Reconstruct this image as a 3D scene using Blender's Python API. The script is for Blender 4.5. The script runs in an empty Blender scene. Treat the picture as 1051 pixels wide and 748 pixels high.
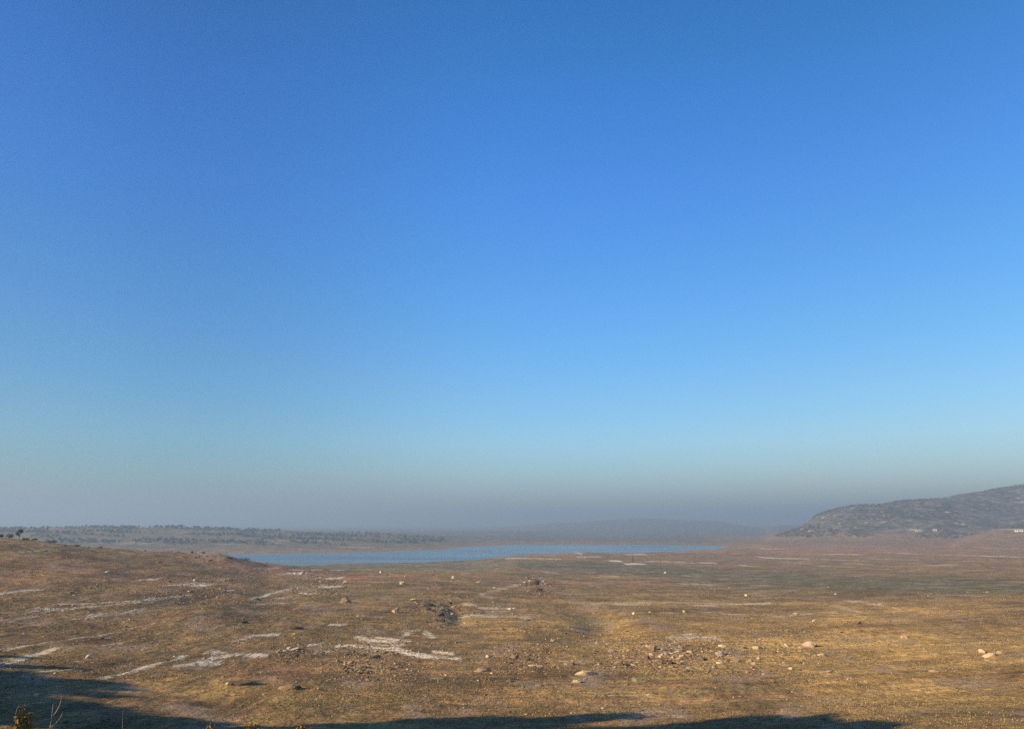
import bpy, bmesh, math, random
import numpy as np
from mathutils import Vector, Matrix, Euler

R = math.radians
random.seed(7)
rng = np.random.default_rng(7)
sc = bpy.context.scene
COL = sc.collection

# ------------------------------------------------------------------ camera
W0, H0, F0 = 1051.0, 748.0, 780.0        # the photograph's frame, focal length in its pixels
HORIZON = 538.0
EYE = 30.0                                # metres above the lake
PITCH = math.atan((HORIZON - H0 / 2) / F0)
cam_d = bpy.data.cameras.new('camera')
cam_d.sensor_width = 36.0
cam_d.lens = F0 / W0 * 36.0
cam_d.clip_start = 0.1
cam_d.clip_end = 60000
cam = bpy.data.objects.new('camera', cam_d)
COL.objects.link(cam)
cam.location = (0, 0, EYE)
cam.rotation_euler = (R(90) + PITCH, 0, 0)
sc.camera = cam

# ------------------------------------------------------------------ sky and sun
SUN_EL, SUN_AZ = R(20.0), R(248.0)        # azimuth clockwise from +Y (the view direction)
world = bpy.data.worlds.new("World")
sc.world = world
world.use_nodes = True
nt = world.node_tree
nt.nodes.clear()
sky = nt.nodes.new('ShaderNodeTexSky')
sky.sky_type = 'NISHITA'
sky.sun_disc = False
sky.sun_elevation = SUN_EL
sky.sun_rotation = SUN_AZ
sky.altitude = 100
sky.air_density = 1.0
sky.dust_density = 0.6
sky.ozone_density = 3.0
hs = nt.nodes.new('ShaderNodeHueSaturation')
hs.inputs['Saturation'].default_value = 1.22
hs.inputs['Value'].default_value = 1.0
bgn = nt.nodes.new('ShaderNodeBackground')
bgn.inputs['Strength'].default_value = 0.10
wo = nt.nodes.new('ShaderNodeOutputWorld')
nt.links.new(sky.outputs[0], hs.inputs['Color'])
# the air of that morning: bluer aloft, greyer and dimmer low down than the clean model sky
def s2(c): return tuple(c)
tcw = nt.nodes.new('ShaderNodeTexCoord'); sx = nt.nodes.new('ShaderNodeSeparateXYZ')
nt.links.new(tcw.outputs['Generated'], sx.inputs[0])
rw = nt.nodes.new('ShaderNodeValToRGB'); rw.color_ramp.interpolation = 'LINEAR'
SKY_TINT = [(0.0, (.50, .56, .66)), (.053, (.70, .74, .84)), (.104, (.83, .89, .97)), (.167, (.78, .93, 1.04)), (.291, (.69, .97, 1.20)), (.408, (.62, .95, 1.32)), (.513, (.50, .91, 1.28)), (.60, (.36, .84, 1.12)), (.75, (.14, .40, .58)), (1.0, (.07, .24, .36))]  # topmost stops, above the view, darkened to cut skylight fill in the shade
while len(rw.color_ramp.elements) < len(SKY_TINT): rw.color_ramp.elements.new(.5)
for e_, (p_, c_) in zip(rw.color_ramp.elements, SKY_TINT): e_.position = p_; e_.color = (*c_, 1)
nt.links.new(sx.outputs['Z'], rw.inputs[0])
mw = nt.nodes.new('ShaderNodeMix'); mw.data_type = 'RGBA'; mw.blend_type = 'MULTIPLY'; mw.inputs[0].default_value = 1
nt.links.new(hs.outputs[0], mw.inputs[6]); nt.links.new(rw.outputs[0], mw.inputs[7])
# a little dimmer towards the left, as the sky there is
rx = nt.nodes.new('ShaderNodeValToRGB'); rx.color_ramp.interpolation = 'EASE'
mx = nt.nodes.new('ShaderNodeMath'); mx.operation = 'MULTIPLY_ADD'; mx.inputs[1].default_value = .5; mx.inputs[2].default_value = .5
nt.links.new(sx.outputs['X'], mx.inputs[0]); nt.links.new(mx.outputs[0], rx.inputs[0])
SIDE = [(.15, (.50, .62, .66)), (.27, (.53, .74, .77)), (.5, (.97, 1.06, 1.04)), (.77, (.97, .93, .84))]
while len(rx.color_ramp.elements) < len(SIDE): rx.color_ramp.elements.new(.5)
for e_, (p_, c_) in zip(rx.color_ramp.elements, SIDE): e_.position = p_; e_.color = (*c_, 1)
mz = nt.nodes.new('ShaderNodeMix'); mz.data_type = 'RGBA'; mz.blend_type = 'MULTIPLY'; mz.inputs[0].default_value = 1
nt.links.new(mw.outputs[2], mz.inputs[6]); nt.links.new(rx.outputs[0], mz.inputs[7])
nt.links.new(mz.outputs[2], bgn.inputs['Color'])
nt.links.new(bgn.outputs[0], wo.inputs['Surface'])

sun_d = bpy.data.lights.new('sun', 'SUN')
sun_d.energy = 5.0
sun_d.angle = R(0.5)
sun_d.color = (1.0, 0.77, 0.50)
sun = bpy.data.objects.new('sun', sun_d)
COL.objects.link(sun)
to_sun = Vector((math.sin(SUN_AZ) * math.cos(SUN_EL), math.cos(SUN_AZ) * math.cos(SUN_EL), math.sin(SUN_EL)))
sun.rotation_euler = to_sun.to_track_quat('Z', 'Y').to_euler()
sun.location = (0, 0, 120)

sc.view_settings.view_transform = 'Standard'
sc.view_settings.look = 'None'
sc.view_settings.gamma = 1
sc.view_settings.exposure = 1.0
sc.view_settings.use_curve_mapping = False
sc.render.engine = 'CYCLES'
sc.cycles.use_denoising = False
sc.cycles.volume_bounces = 1
sc.cycles.max_bounces = 5

# ------------------------------------------------------------------ helpers
def tag(o, label=None, cat=None, group=None, kind=None):
    if label: o['label'] = label
    if cat: o['category'] = cat
    if group: o['group'] = group
    if kind: o['kind'] = kind
    return o

def mesh_np(name, verts, faces, smooth=True):
    """faces: list of index arrays, each (n,k)"""
    me = bpy.data.meshes.new(name)
    verts = np.asarray(verts, dtype=np.float32)
    me.vertices.add(len(verts)); me.vertices.foreach_set('co', verts.ravel())
    loops = np.concatenate([f.ravel() for f in faces]).astype(np.int32)
    counts = np.concatenate([np.full(len(f), f.shape[1]) for f in faces]).astype(np.int32)
    me.loops.add(len(loops)); me.loops.foreach_set('vertex_index', loops)
    starts = np.concatenate([[0], np.cumsum(counts)[:-1]]).astype(np.int32)
    me.polygons.add(len(counts)); me.polygons.foreach_set('loop_start', starts); me.polygons.foreach_set('loop_total', counts)
    me.polygons.foreach_set('use_smooth', np.full(len(counts), smooth, dtype=bool))
    me.update(calc_edges=True)
    return me

def link(name, me, mat=None, parent=None):
    o = bpy.data.objects.new(name, me)
    COL.objects.link(o)
    if mat is not None and len(me.materials) == 0: me.materials.append(mat)
    if parent is not None: o.parent = parent
    return o

def empty(name, loc, rz=0):
    o = bpy.data.objects.new(name, None); COL.objects.link(o)
    o.location = loc; o.rotation_euler = (0, 0, rz); o.empty_display_size = .3
    return o

def _hash(ix, iy, seed):
    h = (ix.astype(np.int64) * 374761393 + iy.astype(np.int64) * 668265263 + seed * 974634777) & 0xffffffff
    h = ((h ^ (h >> 13)) * 1274126177) & 0xffffffff
    h = h ^ (h >> 16)
    return (h & 0xffff) / 65535.0

def vnoise(x, y, seed=0):
    ix, iy = np.floor(x), np.floor(y)
    fx, fy = x - ix, y - iy
    fx = fx * fx * fx * (fx * (fx * 6 - 15) + 10); fy = fy * fy * fy * (fy * (fy * 6 - 15) + 10)
    a = _hash(ix, iy, seed); b = _hash(ix + 1, iy, seed); c = _hash(ix, iy + 1, seed); d = _hash(ix + 1, iy + 1, seed)
    return (a * (1 - fx) + b * fx) * (1 - fy) + (c * (1 - fx) + d * fx) * fy * 1.0 - 0.5

def fbm(x, y, octaves=4, seed=0, gain=.5):
    s = 0; amp = 1.0; tot = 0
    for o in range(octaves):
        s = s + amp * vnoise(x * 2 ** o + o * 17.3, y * 2 ** o - o * 9.7, seed + o)
        tot += amp; amp *= gain
    return s / tot * 2          # about -1..1

def sstep(a, b, x):
    t = np.clip((x - a) / (b - a), 0, 1)
    return t * t * (3 - 2 * t)

# pixel of the photograph -> azimuth and slope of its line of sight
def pix(u, v):
    x = u - W0 / 2; y = v - H0 / 2
    fwd = F0 * math.cos(PITCH) + y * math.sin(PITCH)
    up = F0 * math.sin(PITCH) - y * math.cos(PITCH)
    hyp = math.hypot(fwd, x)
    return math.atan2(x, fwd), up / hyp

# ------------------------------------------------------------------ the shape of the land (metres; lake level 0, eye at 30)
def zat(u, v, D):
    return EYE + D * pix(u, v)[1]

BANK = [(0.5, 28.3), (4, 28.2), (10, 26.3), (25, 21.8), (45, 17.0)]
FAR = [(8000, 12), (9500, 10), (20000, 10)]
def K(u, vis, hid):      # vis: (v, D) seen on the line of sight; hid: (D, z)
    pts = list(BANK) if u is not None else []
    for v, D in vis: pts.append((D, zat(u, v, D)))
    pts += hid
    pts.sort()
    return (pix(u, 575)[0], pts)

cols = []
cols.append((R(-180), [(0.5, 28.3), (100, 29), (300, 36), (800, 40), (3000, 60)] + FAR))
cols.append((R(-110), [(0.5, 28.3), (40, 28.3), (100, 29), (160, 31), (300, 36), (800, 40), (3000, 60)] + FAR))
cols.append((R(-78), [(0.5, 28.3), (40, 28.3), (100, 28.5), (160, 30), (300, 32), (600, 20), (1100, 22), (2000, 30)] + FAR))
cols.append((R(-55), BANK[:2] + [(12, 28), (30, 28), (54, 28), (78, 25.5), (140, 25), (200, 27.5), (260, 29), (420, 14), (800, 3), (1150, 17), (2000, 26)] + FAR))  # bank widened out of view as ground for the shade trees
FS = lambda u, vf, va, Da, vb, Db: [(zz, D) for zz, D in []]
cols.append((R(-42), BANK[:2] + [(12, 28), (30, 28), (46, 27.3), (60, 20), (90, 18), (140, 20), (200, 26), (250, 28), (330, 14), (450, 4), (850, 1), (1150, 15), (1320, 19), (2400, 12)] + FAR))  # unseen spur, added to carry the trees that throw the shade
cols.append(K(-60, [(748, 52), (700, 74), (650, 110), (600, 160), (570, 196), (552, 222), (545, 240)], [(330, 14), (450, 3), (640, -2), (850, -1), (905, .6), (1150, zat(-60, 548, 1150)), (1320, zat(-60, 542.5, 1320)), (2400, 10)] + FAR))
cols.append(K(0, [(748, 55), (700, 76), (650, 112), (600, 160), (570, 198), (547.5, 238)], [(330, 14), (450, 3), (640, -2), (850, -1), (905, .6), (1150, zat(0, 548, 1150)), (1320, zat(0, 542.5, 1320)), (2400, 10)] + FAR))
cols.append(K(60, [(748, 56), (700, 78), (650, 114), (600, 164), (575, 198), (555, 240)], [(340, 11), (450, 2), (640, -2), (850, -1), (905, .6), (1000, zat(60, 556, 1000)), (1150, zat(60, 549, 1150)), (1320, zat(60, 541.3, 1320)), (2400, 10)] + FAR))
cols.append(K(120, [(748, 57), (700, 79), (650, 116), (600, 172), (578, 208), (560.5, 252)], [(350, 10), (450, 2), (640, -2), (850, -1), (905, .6), (1000, zat(120, 557, 1000)), (1150, zat(120, 550, 1150)), (1320, zat(120, 540.6, 1320)), (2400, 10)] + FAR))
cols.append(K(175, [(748, 57), (700, 80), (650, 118), (600, 180), (580, 220), (563, 264)], [(360, 9), (460, 2), (640, -2), (850, -1), (895, .6), (1000, zat(175, 558, 1000)), (1150, zat(175, 551, 1150)), (1320, zat(175, 541, 1320)), (2400, 10)] + FAR))
cols.append(K(230, [(748, 58), (700, 81), (650, 120), (600, 188), (583, 232), (567.5, 272)], [(370, 7), (480, 2), (620, -1), (850, -1), (885, .6), (1000, zat(230, 559, 1000)), (1150, zat(230, 551, 1150)), (1320, zat(230, 542.6, 1320)), (2400, 10)] + FAR))
cols.append(K(275, [(748, 58), (700, 82), (650, 122), (610, 180), (590, 234), (577.5, 285)], [(380, 5), (500, 1.5), (620, -.8), (850, -1), (875, .6), (1000, zat(275, 559, 1000)), (1150, zat(275, 552, 1150)), (1320, zat(275, 544.6, 1320)), (2400, 10)] + FAR))
cols.append(K(350, [(748, 59), (700, 82), (650, 122), (620, 162), (600, 215), (583, 300)], [(400, 4), (500, 2.2), (632, .35), (640, -1), (860, -1), (890, .6), (1000, zat(350, 560, 1000)), (1150, zat(350, 553.5, 1150)), (1320, zat(350, 547.4, 1320)), (2400, 10)] + FAR))
cols.append(K(430, [(748, 59), (700, 82), (650, 122), (620, 164), (600, 218), (585, 305)], [(400, 4), (500, 2.4), (640, .35), (650, -1), (925, -1), (945, .6), (1100, zat(430, 558, 1100)), (1320, zat(430, 550.6, 1320)), (2300, zat(430, 546, 2300))] + FAR))
cols.append(K(480, [(748, 59), (700, 82), (650, 122), (620, 166), (600, 222), (587, 300)], [(400, 5), (500, 3), (650, 1.2), (690, -1), (1060, -1), (1090, .6), (1350, zat(480, 554, 1350)), (2300, zat(480, 545.5, 2300)), (3000, 6)] + FAR))
cols.append(K(530, [(748, 59), (700, 82), (650, 122), (620, 168), (603, 225), (590, 310), (578, 460)], [(560, 5.2), (640, zat(530, 568.5, 640)), (690, 1), (720, -1), (1150, -1), (1200, .8), (1500, 3), (2200, zat(530, 545, 2200)), (3200, 5), (3800, zat(530, 539.5, 3800)), (4300, 20)] + FAR))
cols.append(K(600, [(748, 59), (700, 82), (650, 122), (620, 170), (604, 232), (592, 320), (580, 480)], [(580, 5.4), (660, zat(600, 565.5, 660)), (715, 2), (750, -1), (1170, -1), (1225, 1.2), (1400, 2.5), (1600, 1), (2500, 3), (3800, zat(600, 534, 3800)), (4300, 20)] + FAR))
cols.append(K(680, [(748, 59), (700, 82), (650, 122), (620, 172), (605, 238), (592, 340), (580, 500), (571, 640)], [(720, zat(680, 565, 720)), (790, 1), (840, -1), (1160, -1), (1200, 1), (1500, 1), (2500, 3), (3800, zat(680, 532, 3800)), (4300, 20)] + FAR))
cols.append(K(740, [(748, 59), (700, 82), (650, 122), (620, 174), (605, 242), (592, 350), (580, 510), (571, 680), (562.5, 900)], [(960, 0.3), (980, -.6), (1150, -.4), (1180, .8), (1500, 2), (2500, 3), (3800, zat(740, 535, 3800)), (4300, 20)] + FAR))
cols.append(K(785, [(748, 59), (700, 82), (650, 122), (620, 174), (605, 242), (592, 355), (580, 520), (570, 710), (562, 940), (557, 1200)], [(1400, 1.5), (1500, zat(785, 553, 1500)), (1700, 0), (2500, 3), (3800, zat(785, 542, 3800)), (4300, 20)] + FAR))
def hillcol(u, vs, Dtop, vfoot=554.5, Dfoot=1330, extra=()):
    zt = zat(u, vs, Dtop); zf = zat(u, vfoot, Dfoot)
    m = [(Dfoot + (Dtop - Dfoot) * t, zf + (zt - zf) * (t ** .8)) for t in (.15, .3, .5, .7, .85)]
    m += [(Dtop + 60, zt - 2), (Dtop + 500, zt * .55), (Dtop + 1500, 25)]
    return K(u, [(748, 59), (700, 82), (650, 122), (620, 174), (605, 242), (592, 360), (580, 530), (570, 720), (562, 960), (558, 1150), (vfoot, Dfoot), (vs, Dtop)], list(extra) + m + FAR)
for u, vs, Dt in [(800, 549.5, 1480), (812, 544.5, 1500), (824, 538.5, 1520), (837, 531, 1550), (852, 525, 1580), (867, 521.5, 1600), (882, 518.8, 1620),
                  (900, 518, 1650), (920, 516.5, 1680), (940, 514, 1700), (960, 512.3, 1730), (976, 511.3, 1760)]:
    cols.append(hillcol(u, vs, Dt))
for u, vs, Dt in [(984, 510, 1800), (992, 508, 1850), (1010, 504.5, 1900), (1030, 500, 1950), (1051, 496, 2000), (1100, 488, 2050), (1200, 480, 2100)]:
    k = max(0, min(1, (u - 985) / 45))
    c = K(u, [(748, 59), (700, 82), (650, 122), (620, 174), (605, 242), (592, 360), (580, 530), (570, 720), (562, 950), (556, 1060),
              (557.5 - 10.5 * k, 1180), (556 - 13.5 * k, 1260), (554.5 - 13.5 * k, 1330), (533 + 8 * k, 1500), (523 + 7 * k, 1640), (515 + 5 * k, 1760), (vs, Dt)],
          [(Dt + 80, zat(u, vs, Dt) - 3), (Dt + 600, 80), (4000, 30)] + FAR)
    cols.append(c)
cols.append((R(50), BANK + [(60, 15.5), (120, 13.5), (300, 11), (700, 5), (1100, 14), (1600, 70), (2000, 130), (3500, 40)] + FAR))
cols.append((R(75), [(0.5, 28.3), (8, 28), (30, 24), (60, 18), (120, 16), (300, 14), (700, 14), (1100, 30), (1600, 90), (2200, 130), (3500, 40)] + FAR))
cols.append((R(110), [(0.5, 28.3), (100, 28.5), (300, 34), (800, 50), (1600, 80), (3000, 60)] + FAR))
cols.append((R(180), cols[0][1]))

LR = np.linspace(math.log(.5), math.log(20000), 420)
def resample(pts):
    p = sorted(pts); d = np.log(np.array([a for a, _ in p])); z = np.array([b for _, b in p])
    return np.interp(LR, d, z)
caz = np.array([c[0] for c in cols]); czt = np.array([resample(c[1]) for c in cols])
# smooth a little along the line of sight, then across
ker = np.exp(-np.linspace(-1.6, 1.6, 5) ** 2); ker /= ker.sum()
czt = np.array([np.convolve(np.pad(r_, 2, mode='edge'), ker, mode='valid') for r_ in czt])
AZG = np.concatenate([np.linspace(R(-180), R(-42), 90, endpoint=False), np.linspace(R(-42), R(42), 560), np.linspace(R(42), R(180), 91)[1:]])
ZG = np.empty((len(AZG), len(LR)))
for j in range(len(LR)):
    ZG[:, j] = np.interp(AZG, caz, czt[:, j])
k3 = np.exp(-np.linspace(-1.5, 1.5, 7) ** 2); k3 /= k3.sum()
ZG = np.apply_along_axis(lambda c: np.convolve(np.pad(c, 3, mode='edge'), k3, mode='valid'), 0, ZG)

def base_z(az, D):
    fa = np.interp(az, AZG, np.arange(len(AZG)))
    fl = (np.log(np.maximum(D, .5)) - LR[0]) / (LR[1] - LR[0])
    ia = np.clip(fa.astype(int), 0, len(AZG) - 2); il = np.clip(fl.astype(int), 0, len(LR) - 2)
    ta = fa - ia; tl = np.clip(fl - il, 0, 1)
    return (ZG[ia, il] * (1 - ta) + ZG[ia + 1, il] * ta) * (1 - tl) + (ZG[ia, il + 1] * (1 - ta) + ZG[ia + 1, il + 1] * ta) * tl

# hollows, gully and low mounds on the lakebed: x, y, half width, half length, height
DENTS = [(-12.3, 165, 2.2, 5, -.6), (-11.0, 155, 1.8, 5, -.6), (-9.8, 146, 1.7, 4, -.55), (-9.2, 139, 1.6, 4, -.5), (-13.5, 151, 2, 8, .35),
         (11.5, 118, 5, 6, -.7), (14.5, 129, 4.5, 8, -.9), (15.5, 146, 4.5, 10, -.8), (12.5, 165, 6, 12, -.6), (21, 135, 5, 14, .45),
         (34, 92, 16, 6, -.45), (28, 76, 14, 4, .35), (5, 108, 9, 5, .5), (-22, 101, 10, 3, -.3), (-32, 86, 3.5, 7, -.35), (45, 120, 20, 6, .5), (48, 104, 16, 4, -.4), (-48, 120, 4, 14, .5), (-58, 140, 4, 14, -.5)]
def ground_z(x, y):
    x = np.asarray(x, dtype=float); y = np.asarray(y, dtype=float)
    D = np.hypot(x, y); az = np.arctan2(x, y)
    z = base_z(az, D)
    n = fbm(x / 45, y / 45, 3, 3) * .6 * sstep(70, 160, D) * (1 - sstep(600, 900, D) * .7)
    n += fbm(x / 13, y / 13, 3, 11) * .34 * sstep(20, 60, D)
    n += fbm(x / 2.6, y / 2.6, 3, 21) * .11 * sstep(3, 20, D)
    n += np.abs(fbm(x / .9, y / .9, 2, 31)) * .05 * (1 - sstep(150, 260, D)) * sstep(1, 8, D)
    hill = sstep(6, 40, z) * sstep(1200, 1500, D)
    n += hill * (fbm(x / 160, y / 160, 4, 41) * 8 + np.abs(fbm(x / 60, y / 60, 3, 47)) * 4)
    farl = sstep(900, 1100, D) * (1 - hill) * sstep(2, 8, z)
    n += farl * fbm(x / 120, y / 120, 3, 51) * 1.6
    for (px_, py_, r_, ry_, dz) in DENTS:
        n += dz * np.exp(-(((x - px_) / r_) ** 2 + ((y - py_) / ry_) ** 2))
    n *= np.where(z < 1.2, np.clip(.3 + z, .12, 1), 1)      # keep the shores where they are
    return z + n

def hit(u, v):
    """where the line of sight of a photograph pixel meets the land"""
    az, t = pix(u, v)
    D = np.exp(np.linspace(math.log(3), math.log(15000), 4000))
    g = ground_z(D * math.sin(az), D * math.cos(az))
    g = np.maximum(g, 0.0)
    below = (EYE + D * t) < g
    i = int(np.argmax(below)) if below.any() else len(D) - 1
    d = D[i]
    return np.array([d * math.sin(az), d * math.cos(az), float(g[i])])

def hit_near(u, v, far):
    for k in range(24):
        p = hit(u, v + k * .4)
        if math.hypot(p[0], p[1]) < far: return p
    return p

# ------------------------------------------------------------------ materials
def new_mat(name):
    m = bpy.data.materials.new(name); m.use_nodes = True
    t = m.node_tree; t.nodes.clear()
    out = t.nodes.new('ShaderNodeOutputMaterial'); b = t.nodes.new('ShaderNodeBsdfPrincipled')
    t.links.new(b.outputs[0], out.inputs[0])
    b.inputs['Roughness'].default_value = .95
    b.inputs['Specular IOR Level'].default_value = .15
    return m, t, b

def noise(t, vec, scale, detail=4, rough=.55, w=None, dist=0):
    n = t.nodes.new('ShaderNodeTexNoise'); n.inputs['Scale'].default_value = scale
    n.inputs['Detail'].default_value = detail; n.inputs['Roughness'].default_value = rough
    n.inputs['Distortion'].default_value = dist
    if vec is not None: t.links.new(vec, n.inputs['Vector'])
    return n.outputs['Fac']

def ramp(t, fac, stops):
    r_ = t.nodes.new('ShaderNodeValToRGB'); e = r_.color_ramp.elements
    while len(e) < len(stops): e.new(.5)
    for k, (p, c) in enumerate(stops):
        e[k].position = p; e[k].color = (c[0], c[1], c[2], 1) if hasattr(c, '__len__') else (c, c, c, 1)
    t.links.new(fac, r_.inputs[0]); return r_.outputs[0]

def math_n(t, op, a, b=None, c=None, clamp=False):
    m = t.nodes.new('ShaderNodeMath'); m.operation = op; m.use_clamp = clamp
    for i, x in enumerate((a, b, c)):
        if x is None: continue
        if isinstance(x, (int, float)): m.inputs[i].default_value = x
        else: t.links.new(x, m.inputs[i])
    return m.outputs[0]

def mixc(t, fac, a, b, mode='MIX'):
    m = t.nodes.new('ShaderNodeMix'); m.data_type = 'RGBA'; m.blend_type = mode
    if isinstance(fac, (int, float)): m.inputs[0].default_value = fac
    else: t.links.new(fac, m.inputs[0])
    for idx, x in ((6, a), (7, b)):
        if hasattr(x, '__len__'): m.inputs[idx].default_value = (x[0], x[1], x[2], 1)
        else: t.links.new(x, m.inputs[idx])
    return m.outputs[2]

def mapping(t, vec, scale=(1, 1, 1), rz=0):
    m = t.nodes.new('ShaderNodeMapping'); m.inputs['Scale'].default_value = scale; m.inputs['Rotation'].default_value = (0, 0, rz)
    t.links.new(vec, m.inputs['Vector']); return m.outputs[0]

def attr(t, name):
    a = t.nodes.new('ShaderNodeAttribute'); a.attribute_name = name; return a.outputs['Fac']

def ground_material():
    m, t, b = new_mat('dry_lakebed_soil')
    geo = t.nodes.new('ShaderNodeNewGeometry'); P = geo.outputs['Position']
    left = attr(t, 'left')
    # long bands left by the sinking water: they run away from the eye on the left, across it elsewhere
    sL = noise(t, mapping(t, P, (.75, .05, .3), R(4)), 1, 4, .6)
    sR = noise(t, mapping(t, P, (.035, .42, .3), R(2)), 1, 4, .6)
    sLf = noise(t, mapping(t, P, (2.6, .22, 1), R(6)), 1, 3, .6)
    sRf = noise(t, mapping(t, P, (.16, 1.7, 1), R(-3)), 1, 3, .6)
    band = t.nodes.new('ShaderNodeMix'); t.links.new(left, band.inputs[0]); t.links.new(sR, band.inputs[2]); t.links.new(sL, band.inputs[3]); band = band.outputs[0]
    bandf = t.nodes.new('ShaderNodeMix'); t.links.new(left, bandf.inputs[0]); t.links.new(sRf, bandf.inputs[2]); t.links.new(sLf, bandf.inputs[3]); bandf = bandf.outputs[0]
    n_big = noise(t, P, .035, 5, .6)
    n_mid = noise(t, P, .33, 5, .62)
    n_fine = noise(t, P, 3.1, 5, .7)
    n_grit = noise(t, P, 17, 3, .7)
    soil = ramp(t, n_mid, [(.3, (.16, .083, .030)), (.5, (.30, .165, .058)), (.72, (.44, .265, .11))])
    olive = ramp(t, n_fine, [(.3, (.105, .068, .020)), (.55, (.215, .138, .040)), (.75, (.33, .215, .065))])
    golden = ramp(t, n_fine, [(.3, (.29, .155, .038)), (.55, (.50, .295, .075)), (.75, (.66, .42, .13))])
    red = ramp(t, n_fine, [(.3, (.24, .105, .042)), (.7, (.46, .235, .10))])
    # grass and soil patches everywhere
    pm = math_n(t, 'ADD', math_n(t, 'MULTIPLY', n_mid, .55), math_n(t, 'MULTIPLY', band, .55))
    c = mixc(t, ramp(t, pm, [(.46, 0), (.60, 1)]), soil, olive)
    gm = math_n(t, 'ADD', attr(t, 'golden'), math_n(t, 'MULTIPLY', math_n(t, 'SUBTRACT', n_big, .5), 1.4))
    gm = math_n(t, 'ADD', gm, math_n(t, 'MULTIPLY', math_n(t, 'SUBTRACT', band, .5), 1.2))
    c = mixc(t, ramp(t, gm, [(.25, 0), (.8, .85)]), c, golden)
    rm = math_n(t, 'ADD', math_n(t, 'ADD', attr(t, 'reddish'), math_n(t, 'MULTIPLY', left, .22)), math_n(t, 'MULTIPLY', math_n(t, 'SUBTRACT', bandf, .5), 1.5))
    c = mixc(t, ramp(t, rm, [(.3, 0), (.85, .8)]), c, red)
    gr = math_n(t, 'ADD', attr(t, 'green'), math_n(t, 'MULTIPLY', math_n(t, 'SUBTRACT', band, .5), 1.2))
    greenc = ramp(t, n_fine, [(.3, (.085, .072, .026)), (.7, (.19, .150, .060))])
    c = mixc(t, ramp(t, gr, [(.25, 0), (.7, .92)]), c, greenc)
    # scrub-covered hillside
    scrub = ramp(t, noise(t, P, .06, 6, .65), [(.35, (.045, .045, .026)), (.5, (.105, .092, .055)), (.62, (.20, .16, .10)), (.72, (.42, .34, .24))])
    c = mixc(t, attr(t, 'hill'), c, scrub)
    # dark and light mottling by the banding
    dk = ramp(t, bandf, [(.28, (.62, .62, .62)), (.5, (1, 1, 1)), (.72, (1.25, 1.22, 1.18))])
    c = mixc(t, 1.0, c, dk, 'MULTIPLY')
    wide = t.nodes.new('ShaderNodeMix'); t.links.new(left, wide.inputs[0])
    t.links.new(noise(t, mapping(t, P, (.018, .11, .3), R(1)), 1, 8, .72), wide.inputs[2]); t.links.new(noise(t, mapping(t, P, (.30, .045, .3), R(5)), 1, 8, .72), wide.inputs[3])
    wide = wide.outputs[0]
    c = mixc(t, 1.0, c, ramp(t, wide, [(.3, (.58, .56, .56)), (.5, (1, 1, 1)), (.7, (1.45, 1.42, 1.35))]), 'MULTIPLY')
    clump = noise(t, mapping(t, P, (1.1, .45, 1)), 1, 6, .75)
    c = mixc(t, 1.0, c, ramp(t, clump, [(.32, (.55, .55, .55)), (.5, (1, 1, 1)), (.68, (1.45, 1.42, 1.35))]), 'MULTIPLY')
    gt = ramp(t, n_grit, [(.3, (.55, .55, .55)), (.5, (1, 1, 1)), (.72, (1.45, 1.42, 1.35))])
    c = mixc(t, .85, c, gt, 'MULTIPLY')
    broad = noise(t, P, .09, 4, .6)
    c = mixc(t, 1.0, c, ramp(t, broad, [(.33, (.68, .66, .66)), (.5, (1, 1, 1)), (.66, (1.28, 1.27, 1.25))]), 'MULTIPLY')
    bare = ramp(t, noise(t, mapping(t, P, (.16, .09, 1)), 1, 6, .65), [(.54, 0), (.64, .75)])
    bare = math_n(t, 'MULTIPLY', bare, math_n(t, 'SUBTRACT', 1.0, attr(t, 'hill')))
    c = mixc(t, bare, c, ramp(t, n_fine, [(.3, (.22, .14, .075)), (.7, (.40, .275, .155))]))
    speck = noise(t, mapping(t, P, (4.2, 1.5, 2)), 1, 3, .75)
    c = mixc(t, 1.0, c, ramp(t, speck, [(.30, (.42, .42, .42)), (.45, (.95, .95, .95)), (.58, (1.1, 1.1, 1.1)), (.72, (1.75, 1.7, 1.6))]), 'MULTIPLY')
    c = mixc(t, 1.0, c, (1.12, 1.23, 1.52), 'MULTIPLY')
    # bleached silt
    pale = attr(t, 'pale')
    pn = math_n(t, 'ADD', pale, math_n(t, 'MULTIPLY', math_n(t, 'SUBTRACT', n_fine, .5), 2.6))
    pn = math_n(t, 'ADD', pn, math_n(t, 'MULTIPLY', math_n(t, 'SUBTRACT', bandf, .5), 1.8))
    pn = math_n(t, 'ADD', pn, math_n(t, 'MULTIPLY', math_n(t, 'SUBTRACT', n_mid, .5), 1.2))
    fl = noise(t, mapping(t, P, (5.5, .30, 1), R(8)), 1, 3, .65); fr = noise(t, mapping(t, P, (.22, 3.6, 1), R(-4)), 1, 3, .65)
    ff = t.nodes.new('ShaderNodeMix'); t.links.new(left, ff.inputs[0]); t.links.new(fr, ff.inputs[2]); t.links.new(fl, ff.inputs[3])
    pn = math_n(t, 'ADD', pn, math_n(t, 'MULTIPLY', math_n(t, 'SUBTRACT', ff.outputs[0], .5), 3.4))
    pn = math_n(t, 'MULTIPLY', ramp(t, pn, [(.30, 0), (1.15, 1)]), ramp(t, pale, [(.02, 0), (.2, 1)]))
    stray = ramp(t, math_n(t, 'ADD', math_n(t, 'MULTIPLY', bandf, .6), math_n(t, 'MULTIPLY', n_mid, .4)), [(.60, 0), (.69, .6)])
    stray = math_n(t, 'MULTIPLY', stray, math_n(t, 'SUBTRACT', 1.0, attr(t, 'hill')))
    palec = ramp(t, n_fine, [(.3, (.56, .45, .30)), (.65, (.95, .84, .63))])
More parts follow.
